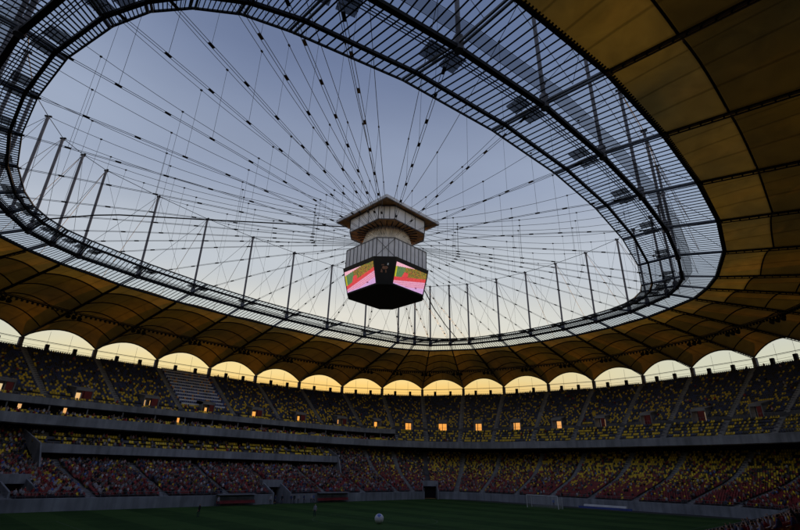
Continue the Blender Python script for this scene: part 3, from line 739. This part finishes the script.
for i in range(40):          # wires of the open facade
    for h in (.35, .68):
        z = 34.4+(ZO-34.4)*h+.4; mb.bar(v3(O2[i]+DIR[i*SUB]*.5, z), v3(O2[(i+1) % 40]+DIR[(i+1) % 40*SUB]*.5, z), .05, .05)
    for x in (.36, .66):
        q0 = O2[i]+(O2[(i+1) % 40]-O2[i])*x+DIR[i*SUB]*.5; mb.bar(v3(q0, 33), v3(q0, 40), .05, .05)
mb.build('facade_wires', M['cable'], roof)
B2 = I2+(T2-I2)*.27
ringbar([v3(I2[i], ZI) for i in range(40)], .16, .22).build('inner_edge_beam', M['steel'], roof)
ringbar([v3(B2[i], ZI-.35) for i in range(40)], .36, .36).build('inner_ring_beam', M['steel'], roof)
mb = ringbar([v3(T2[i], ZT-.6) for i in range(40)], .55, .45)
for off in (-.7, -1.0, -1.3):
    for i in range(40):
        p, q = T2[i]+DGO[i]*off, T2[(i+1) % 40]+DGO[(i+1) % 40]*off; mb.bar(v3(p, ZT-.7), v3(q, ZT-.7), .07, .08)
mb.build('tension_ring', M['steel'], roof)
mb = MB()
for i in range(40):
    for off in (.0,): mb.bar(v3(G2[i], ZG), v3(G2[(i+1) % 40], ZG), .35, .4)
    n = 30
    for k in range(n):
        p = G2[i]+(G2[(i+1) % 40]-G2[i])*(k+.5)/n+DGO[i]*.30; mb.box((*p, ZG-.1), .13, .34, .16, math.atan2(DGO[i][1], DGO[i][0])+math.pi/2)
mb.build('outer_edge_beam', M['steel'], roof)
mb = MB()
for i in range(40):
    for a_, b_ in ((.45, 1.95),):
        j = (i+1) % 40; mb.add([v3(T2[i]+DGO[i]*a_, ZT+.55), v3(T2[j]+DGO[j]*a_, ZT+.55), v3(T2[j]+DGO[j]*b_, ZT+.5), v3(T2[i]+DGO[i]*b_, ZT+.5)], [(0,1,2,3)])
cw = mb.build('walkway', M['grating'], roof)
mb = MB()
for i in range(40):
    j = (i+1) % 40
    for off in (.45, 1.95): mb.bar(v3(T2[i]+DGO[i]*off, ZT+.62), v3(T2[j]+DGO[j]*off, ZT+.6), .045, .045)
mb.build('walkway_rail', M['steel_mid'], cw)
for i in range(40):
    j = (i+1) % 40; mb = MB()
    A = [v3(I2[i], ZI+.14), v3(T2[i], ZT+.1), v3(G2[i], ZG+.24)]; B = [v3(I2[j], ZI+.14), v3(T2[j], ZT+.1), v3(G2[j], ZG+.24)]
    mb.add(A+B, [(0,3,4,1),(1,4,5,2)])
    pn = mb.build('glazing_panel', M['glazing'], roof)
    mb = MB(); big = np.linalg.norm(T2[i]-T2[j]) > 8; n = 14 if big else 10; w = .135 if big else .085
    for k in range(1, n):
        pts = [a+(b_-a)*k/n-np.array([0, 0, .16]) for a, b_ in zip(A, B)]
        mb.bar(pts[0], pts[1], w, .08); mb.bar(pts[1], pts[2], w, .08)
    mb.build('glazing_bar', M['steel'], pn)
    mb = MB(); d = DGO[i]; t = np.array([-d[1], d[0]])
    for s_ in (-.22, .22): mb.bar(v3(I2[i]+t*s_, ZI-.1), v3(T2[i]+t*s_, ZT-.1), .2, .22); mb.bar(v3(T2[i]+t*s_, ZT-.1), v3(G2[i]+t*s_, ZG-.05), .2, .22)
    mb.build('glazing_rafter', M['steel_mid'], roof)
    mb = MB()                # platforms beside each mast foot
    for s_ in (-1.25, 1.25):
        c = T2[i]-d*2.4+t*s_
        fr_ = [c+d*a+t*b_ for a, b_ in ((-1,-.95),(1,-.95),(1,.95),(-1,.95))]
        mb.hexa([v3(q0, ZT+.5) for q0 in fr_], [v3(q0, ZT+.58) for q0 in fr_])
        for a in (-1, -.33, .33, 1): mb.bar(v3(c+d*a-t*.95, ZT+.42), v3(c+d*a+t*.95, ZT+.42), .08, .1)
    pl = mb.build('mast_platform', M['platform'], roof)
    mb = MB(); mb.tube([v3(T2[i], ZT-.5), v3(T2[i], ZTOP)], .25, 8); mb.tube([v3(T2[i], ZT-.9), v3(T2[i], ZT+.9)], .5, 8)
    mst = mb.build('mast', M['mast'], roof)
    mb = MB(); mb.bar(v3(T2[i]-d*.55, ZTOP+.0), v3(T2[i]+d*.55, ZTOP+.0), .3, .25); mb.bar(v3(T2[i]-t*.4, ZTOP-.2), v3(T2[i]+t*.4, ZTOP-.2), .2, .2); mb.build('mast_head', M['clamp'], mst)
    mb = MB(); mb.tube([v3(T2[i], ZTOP), v3(T2[j], ZTOP)], .07, 4); mb.build('mast_tie', M['cable'], roof)
    mb = MB(); mb.tube([v3(T2[i], ZTOP), v3(G2[j]*.5+T2[j]*.5, ZT)], .035, 4); mb.tube([v3(T2[j], ZTOP), v3(G2[i]*.5+T2[i]*.5, ZT)], .035, 4); mb.build('mast_brace', M['cable'], roof)
    mb = MB()
    mb.tube([v3(T2[i], ZTOP), v3(G2[i]+d*14, ZG-1.4)], .05, 4)
    mb.build('back_stay', M['cable'], roof)
    # lighting line under the membrane
    r = .41; p = v3(G2[i], ZG)*(1-r)+v3(O2[i], ZO)*r; q = v3(G2[j], ZG)*(1-r)+v3(O2[j], ZO)*r; dn = np.array([0, 0, -1.3]); mb = MB()
    mb.bar(p+dn, q+dn, .28, .25); mb.bar(p+dn*.75, q+dn*.75, .14, .14)
    n = 14
    for k in range(n):
        c = p+(q-p)*(k+.5)/n+dn*1.0; mb.box((c[0], c[1], c[2]-.35), .36, .36, .45, .4)
    for e_ in (p, q): mb.bar(e_, e_+dn, .12, .12)
    mb.build('lighting_walkway', M['lamp'], roof)
    mb = MB(); tt = (q-p)/np.linalg.norm(q-p)
    for s_ in (-1.3, 0., 1.3):
        c = p+tt*s_+dn*1.35; mb.tube([c+np.array([0, 0, -.05]), c+np.array([-.5*d[0], -.5*d[1], -.7]), c+np.array([-.62*d[0], -.62*d[1], -.85])], [.2, .52, .55], 10)
    mb.build('floodlight_cluster', M['lamp'], roof)

# ------------------------------------------------------------------ scoreboard hung in the middle
CX, CY = .8, .3
def octa(a, c, z): 
    b_ = a*(1-c); return [(CX+x, CY+y, z) for x, y in ((a,-b_),(a,b_),(b_,a),(-b_,a),(-a,b_),(-a,-b_),(-b_,-a),(b_,-a))]
def octbox(mb, a0, c0, z0, a1, c1, z1, top=True, bot=True):
    mb.add(octa(a0, c0, z0)+octa(a1, c1, z1), [(k, (k+1) % 8, 8+(k+1) % 8, 8+k) for k in range(8)]+([tuple(range(8))[::-1]] if bot else [])+([tuple(range(8, 16))] if top else []))
sb = thing('scoreboard', 'hanging octagonal video cube with two lit screens, pale fascias and square canopy', 'scoreboard', (CX*S, CY*S, 40*S))
Z = 7.2
mb = MB(); h_ = 7.4
mb.hexa([(CX-h_,CY-h_,Z+46.4),(CX+h_,CY-h_,Z+46.4),(CX+h_,CY+h_,Z+46.4),(CX-h_,CY+h_,Z+46.4)], [(CX-h_,CY-h_,Z+46.75),(CX+h_,CY-h_,Z+46.75),(CX+h_,CY+h_,Z+46.75),(CX-h_,CY+h_,Z+46.75)])
can = mb.build('canopy', M['soffit'], sb)
mb = MB()
for a, b_ in (((-1,-1),(1,-1)),((1,-1),(1,1)),((1,1),(-1,1)),((-1,1),(-1,-1))):
    mb.bar((CX+a[0]*h_, CY+a[1]*h_, Z+46.6), (CX+b_[0]*h_, CY+b_[1]*h_, Z+46.6), .25, .6)
mb.build('canopy_edge', M['fascia'], can)
mb = MB(); octbox(mb, 6.35, .35, Z+43.4, 6.35, .35, Z+46.3, top=False, bot=False); uf = mb.build('upper_fascia', M['fascia'], sb)
mb = MB(); octbox(mb, 6.3, .35, Z+43.7, 6.3, .35, Z+43.9); so = mb.build('soffit', M['soffit'], sb)
mb = MB()
for k in range(32):
    a = 2*math.pi*k/32; mb.bar((CX+3.6*math.cos(a), CY+3.6*math.sin(a), Z+43.6), (CX+6.1*math.cos(a)*1.0, CY+6.1*math.sin(a), Z+43.6), .12, .16)
mb.build('soffit_rib', M['steel'], so)
def seams(oc0, oc1, per, mbx, off=1.004):
    for k in range(8):
        a0, a1, b0, b1 = [Vector(oc0[k]), Vector(oc0[(k+1) % 8]), Vector(oc1[k]), Vector(oc1[(k+1) % 8])]
        n = per if (a0-a1).length > 4 else 3
        cc = Vector((CX, CY, 0))
        for j in range(n+1):
            p = a0+(a1-a0)*j/n; q = b0+(b1-b0)*j/n
            po_ = Vector((p.x-CX, p.y-CY, 0))*.006; mbx.bar(p+po_, q+po_, .09, .09)
        for p, q in ((a0, a1), (b0, b1)): mbx.bar(p, q, .14, .14)
mb = MB(); seams(octa(6.35, .35, Z+43.4), octa(6.35, .35, Z+46.2), 3, mb); mb.build('fascia_frame', M['fascia_seam'], uf)
mb = MB()                    # folded membrane garage: pleated drum
n = 72; ring = []
for z, r in ((Z+43.75, 4.1), (Z+42.3, 4.5), (Z+40.9, 4.9), (Z+39.3, 5.25)):
    ring.append([(CX+(r+(.16 if k % 2 else -.1))*math.cos(2*math.pi*k/n), CY+(r+(.16 if k % 2 else -.1))*math.sin(2*math.pi*k/n), z) for k in range(n)])
mb.v = sum(ring, []); mb.f = [(l*n+k, l*n+(k+1) % n, (l+1)*n+(k+1) % n, (l+1)*n+k) for l in range(3) for k in range(n)]; mb.mi = [0]*len(mb.f)
mb.build('folded_membrane', M['membrane'], sb)
mb = MB(); octbox(mb, 6.6, .35, Z+35.4, 6.6, .35, Z+39.3); lf = mb.build('lower_fascia', M['fascia'], sb)
mb = MB(); seams(octa(6.62, .35, Z+35.4), octa(6.62, .35, Z+39.3), 8, mb)
a0, a1, b0, b1 = octa(6.64, .35, Z+35.6)[5], octa(6.64, .35, Z+35.6)[6], octa(6.64, .35, Z+39.1)[5], octa(6.64, .35, Z+39.1)[6]
mb.bar(a0, b1, .07, .07); mb.bar(a1, b0, .07, .07); mb.build('fascia_frame', M['fascia_seam'], lf)
BT, BC, BB, BCB, ZB0, ZB1 = 7.25, .40, 6.0, .31, Z+30.3, Z+35.3
mb = MB(); octbox(mb, BB, BCB, ZB0, BT, BC, ZB1); box_ = mb.build('screen_box', M['black'], sb)
def screen_color(x, y):
    n = random.random(); k = .85+.3*n
    edge = .15+.42*x
    if y < edge:
        if y < edge-.30 or y < .06: base = (.62, .36, .66)
        else:
            st_ = math.sin((y-.42*x)*75); base = (.72+.1*st_, .30+.10*st_, .44+.1*st_)
        if abs(x-.74) < .03 and abs(y-.16) < .025: base = (.2, .05, .12)
        return tuple(c*k for c in base)
    if y < edge+.16 or (.22+.25*(y-.4) < x < .40 and y < .68): return (.66*k, .03+.05*n, .06)
    if y > .80+.32*x: return (.86*k, .44*k, .54*k)
    if x < .05: return (.45*k, .42*k, .02)
    if x < .30: return (.06+.08*n, .14+.10*n, .07)
    return random.choice([(.34, .20, .02), (.10, .17, .03), (.40, .17, .03), (.05, .07, .02), (.24, .20, .02), (.22, .05, .04)])
for f0 in (0, 2, 4, 6):
    oT, oB = octa(BT, BC, ZB1), octa(BB, BCB, ZB0); k = {0: 0, 2: 2, 4: 4, 6: 6}[f0]
    a0, a1, b0, b1 = [np.array(q_) for q_ in (oB[k], oB[k+1], oT[k], oT[(k+1) % 8])]
    nrm = np.cross(a1-a0, b0-a0); nrm /= np.linalg.norm(nrm)
    if nrm@(a0-np.array([CX, CY, a0[2]])) < 0: nrm = -nrm
    nx, ny = 64, 40; vv = []; qq = []; cc = []
    for j in range(ny+1):
        for i in range(nx+1):
            x = .03+.94*i/nx; y = .06+.78*j/ny; vv.append((a0+(a1-a0)*x)*(1-y)+(b0+(b1-b0)*x)*y+nrm*.03)
    for j in range(ny):
        for i in range(nx):
            q0 = j*(nx+1)+i; qq.append((q0, q0+1, q0+nx+2, q0+nx+1)); cc.append(screen_color(1-(i+.5)/nx if False else (i+.5)/nx, (j+.5)/ny))
    ob = fast_mesh('screen', np.array(vv)*S-np.array(sb['_o']), np.array(qq), np.array(cc), M['screen'], sb)
# emblem on the chamfer that faces the near corner
oT, oB = octa(BT, BC, ZB1), octa(BB, BCB, ZB0); a0, a1, b0, b1 = [np.array(q_) for q_ in (oB[5], oB[6], oT[5], oT[6])]
nrm = np.cross(a1-a0, b0-a0); nrm /= np.linalg.norm(nrm); 
if nrm@(a0-np.array([CX, CY, a0[2]])) < 0: nrm = -nrm
def em(x, y, o_=.05): return (a0+(a1-a0)*x)*(1-y)+(b0+(b1-b0)*x)*y+nrm*o_
mb = MB()
def epoly(pts, mi, o_=.05):
    k = len(mb.v); mb.v += [tuple(em(x, y, o_)) for x, y in pts]; mb.f.append(tuple(range(k, k+len(pts)))); mb.mi.append(mi)
def sh(pts): return [(.5+(x-.48)*.8, .58+(y-.48)*.62) for x, y in pts]
epoly(sh([(.30,.46),(.40,.40),(.62,.42),(.70,.52),(.58,.60),(.46,.58),(.36,.62)]), 0)
epoly(sh([(.20,.24),(.34,.22),(.33,.34),(.26,.44)]), 0); epoly(sh([(.54,.20),(.61,.24),(.58,.39),(.52,.36)]), 0); epoly(sh([(.26,.62),(.46,.66),(.40,.70),(.28,.68)]), 0, .055)
epoly(sh([(.62,.66),(.70,.64),(.72,.76),(.64,.78)]), 1, .06)
mb.build('emblem', [noisy('emblem_brown', (.34, .16, .10), .6, 3., .5), M['white']], sb)

# ------------------------------------------------------------------ radial cable trusses
for i in range(40):
    if not in_view(np.array([v3(T2[i], ZTOP), v3(T2[i], ZT), v3(T2[i]*.6, 50), v3(T2[i]*.4, 50)]), 200).any(): continue
    t = thing('cable_truss', 'radial pair of steel roof cables with hangers running from mast to scoreboard', 'cable truss', tuple(v3(T2[i], ZT)*S), 'radial cable trusses between the masts and the scoreboard')
    a = np.arctan2(T2[i][1]-CY, T2[i][0]-CX); hub = np.array([CX+5.6*math.cos(a), CY+5.6*math.sin(a)]); lo = np.array([CX+5.3*math.cos(a), CY+5.3*math.sin(a)])
    A = v3(T2[i]-DGO[i]*1.5, ZT-.2); B = v3(lo, Z+41.2); U0 = v3(T2[i], ZTOP); U1 = v3(hub, Z+46.6)
    def lowp(x): p = A+(B-A)*x; p[2] += 4*.5*x*(1-x); return p
    def upp(x): p = U0+(U1-U0)*x; p[2] -= 4*2.2*x*(1-x); return p
    tn = np.array([-math.sin(a), math.cos(a), 0])
    mb = MB(); mb.tube([upp(x) for x in np.linspace(0, 1, 11)], .045, 4); mb.build('upper_cable', M['cable'], t)
    mb = MB()
    for s_ in (-.16, .16): mb.tube([lowp(x)+tn*s_ for x in np.linspace(0, 1, 11)], .036, 4)
    mb.build('lower_cable', M['cable'], t)
    L = np.linalg.norm(A-B); N = 8
    for k in range(N):
        x = .045+.86*(k/(N-.4))**1.12
        c = lowp(x); dirv = (B-A)/L; mb = MB(); ln = .36 if k else .5
        mb.bar(c-dirv*ln, c+dirv*ln, .26, .15); mb.build('cable_clamp', M['clamp'], t)
        if k in (1, 3, 5, 7):
            U = np.array(upp(x)); xx = x
            for _ in range(8):     # upper point straight above the clamp
                e_ = (c-upp(xx))[:2]@(U1-U0)[:2]/((U1-U0)[:2]@(U1-U0)[:2]); xx += e_
            u = upp(xx); mb = MB(); mb.tube([c, u], .022, 4); mb.build('hanger', M['cable'], t)
            mb = MB(); mb.bar(u-dirv*.16, u+dirv*.16, .2, .2); mb.build('hanger_clamp', M['clamp'], t)
def power(pts, label):
    mb = MB(); mb.tube(pts, .12, 6); o = mb.build('power_cable', M['clamp']); tag(o, label, 'cable')
T15, T3 = T2[15], T2[3]
pA = v3(I2[15], ZI-.2); pB = np.array([CX-6.2, CY+5.5, Z+45.2])
power([pA, pA+(pB-pA)*.13+np.array([0,0,1.0]), pA+(pB-pA)*.2+np.array([0,0,1.2]), pA+(pB-pA)*.5+np.array([0,0,.7]), pB], 'thick dark service cable crossing level to the left of the scoreboard')
pA = v3(I2[3], ZI); pB = np.array([CX+5.5, CY-3.5, Z+35.])
power([pB, pB+(pA-pB)*.3+np.array([0,0,-1.4]), pB+(pA-pB)*.62+np.array([0,0,-1.2]), pA], 'thick dark service cable sagging from the scoreboard to the far ring')

# ------------------------------------------------------------------ sky and sun
w = bpy.data.worlds.new('World'); SC.world = w; w.use_nodes = True; nt = w.node_tree; bg = nt.nodes['Background']
saz_px = 345.; dsun = CR@np.array([(saz_px-400)/F, -(430-265)/F, -1.]); az = math.atan2(dsun[1], dsun[0]); SUNEL = R(3.)
sunv = Vector((math.cos(az)*math.cos(SUNEL), math.sin(az)*math.cos(SUNEL), math.sin(SUNEL)))
sky = nt.nodes.new('ShaderNodeTexSky'); sky.sky_type = 'NISHITA'; sky.sun_disc = False; sky.sun_elevation = SUNEL; sky.sun_rotation = math.pi/2-az; sky.air_density = 1.2; sky.dust_density = 2.
tc = nt.nodes.new('ShaderNodeTexCoord'); sx = nt.nodes.new('ShaderNodeSeparateXYZ'); nt.links.new(tc.outputs['Generated'], sx.inputs[0])
cr = nt.nodes.new('ShaderNodeValToRGB'); cr.color_ramp.interpolation = 'EASE'
E_ = cr.color_ramp.elements
def lin(c): return tuple((x/255/12.92 if x/255 <= .04045 else ((x/255+.055)/1.055)**2.4) for x in c)+(1,)
stops = [(0., (255,140,56)), (.08, (255,166,74)), (.125, (255,194,98)), (.15, (255,212,122)), (.178, (254,228,156)), (.22, (247,235,200)), (.28, (228,228,218)), (.38, (200,208,216)), (.54, (152,165,191)), (.75, (110,125,160)), (1., (92,106,142))]
E_[0].position = stops[0][0]; E_[0].color = lin(stops[0][1]); E_[1].position = 1.; E_[1].color = lin(stops[-1][1])
for p_, c_ in stops[1:-1]: e_ = E_.new(p_); e_.color = lin(c_)
nt.links.new(sx.outputs['Z'], cr.inputs['Fac'])
cr2 = nt.nodes.new('ShaderNodeValToRGB'); cr2.color_ramp.interpolation = 'EASE'; E_ = cr2.color_ramp.elements      # away from the sun
stops = [(0., (160,150,140)), (.075, (240,188,130)), (.135, (232,222,180)), (.17, (224,224,198)), (.25, (210,214,212)), (.36, (196,204,216)), (.52, (168,181,205)), (.75, (128,143,176)), (1., (92,106,142))]
E_[0].position = 0; E_[0].color = lin(stops[0][1]); E_[1].position = 1.; E_[1].color = lin(stops[-1][1])
for p_, c_ in stops[1:-1]: e_ = E_.new(p_); e_.color = lin(c_)
nt.links.new(sx.outputs['Z'], cr2.inputs['Fac'])
dt = nt.nodes.new('ShaderNodeVectorMath'); dt.operation = 'DOT_PRODUCT'; nt.links.new(tc.outputs['Generated'], dt.inputs[0]); dt.inputs[1].default_value = (math.cos(az), math.sin(az), 0)
fl = nt.nodes.new('ShaderNodeVectorMath'); fl.operation = 'MULTIPLY'; fl.inputs[1].default_value = (1, 1, 0); nt.links.new(tc.outputs['Generated'], fl.inputs[0])
nm_ = nt.nodes.new('ShaderNodeVectorMath'); nm_.operation = 'NORMALIZE'; nt.links.new(fl.outputs['Vector'], nm_.inputs[0]); nt.links.new(nm_.outputs['Vector'], dt.inputs[0])
mr = nt.nodes.new('ShaderNodeMapRange'); mr.interpolation_type = 'SMOOTHSTEP'; mr.inputs['From Min'].default_value = .78; mr.inputs['From Max'].default_value = 1.0
nt.links.new(dt.outputs['Value'], mr.inputs['Value'])
mixc = nt.nodes.new('ShaderNodeMix'); mixc.data_type = 'RGBA'; nt.links.new(mr.outputs['Result'], mixc.inputs['Factor']); nt.links.new(cr2.outputs[0], mixc.inputs['A']); nt.links.new(cr.outputs[0], mixc.inputs['B'])
nz = nt.nodes.new('ShaderNodeVectorMath'); nz.operation = 'SCALE'; nz.inputs['Scale'].default_value = .06; nt.links.new(sky.outputs[0], nz.inputs[0])
mx2 = nt.nodes.new('ShaderNodeMix'); mx2.data_type = 'RGBA'; mx2.inputs['Factor'].default_value = .12
nt.links.new(mixc.outputs['Result'], mx2.inputs['A']); nt.links.new(nz.outputs['Vector'], mx2.inputs['B'])
mp = nt.nodes.new('ShaderNodeMapping'); mp.inputs['Scale'].default_value = (1.6, 1.6, 6.); nt.links.new(tc.outputs['Generated'], mp.inputs['Vector'])
hz = nt.nodes.new('ShaderNodeTexNoise'); hz.inputs['Scale'].default_value = 1.6; hz.inputs['Detail'].default_value = 5; nt.links.new(mp.outputs['Vector'], hz.inputs['Vector'])
hr = nt.nodes.new('ShaderNodeMapRange'); hr.inputs['From Min'].default_value = .3; hr.inputs['From Max'].default_value = .7; hr.inputs['To Min'].default_value = .95; hr.inputs['To Max'].default_value = 1.06; nt.links.new(hz.outputs['Fac'], hr.inputs['Value'])
hs = nt.nodes.new('ShaderNodeVectorMath'); hs.operation = 'SCALE'; nt.links.new(mx2.outputs['Result'], hs.inputs[0]); nt.links.new(hr.outputs['Result'], hs.inputs['Scale'])
nt.links.new(hs.outputs['Vector'], bg.inputs['Color']); bg.inputs['Strength'].default_value = 1.
sd = bpy.data.lights.new('sun', 'SUN'); sd.energy = 2.; sd.angle = R(.5); sd.color = (1., .55, .22)
so_ = bpy.data.objects.new('sun', sd); COL.objects.link(so_); so_.rotation_euler = sunv.to_track_quat('Z', 'Y').to_euler(); so_.location = (0, 0, 120)

for o in list(bpy.data.objects):
    if '_o' in o: del o['_o']
SC.view_settings.view_transform = 'Standard'; SC.view_settings.look = 'None'; SC.view_settings.exposure = 0; SC.view_settings.gamma = 1
SC.cycles.max_bounces = 8; SC.cycles.transparent_max_bounces = 16; SC.cycles.diffuse_bounces = 4; SC.cycles.sample_clamp_indirect = 4.
SC.cycles.use_denoising = True
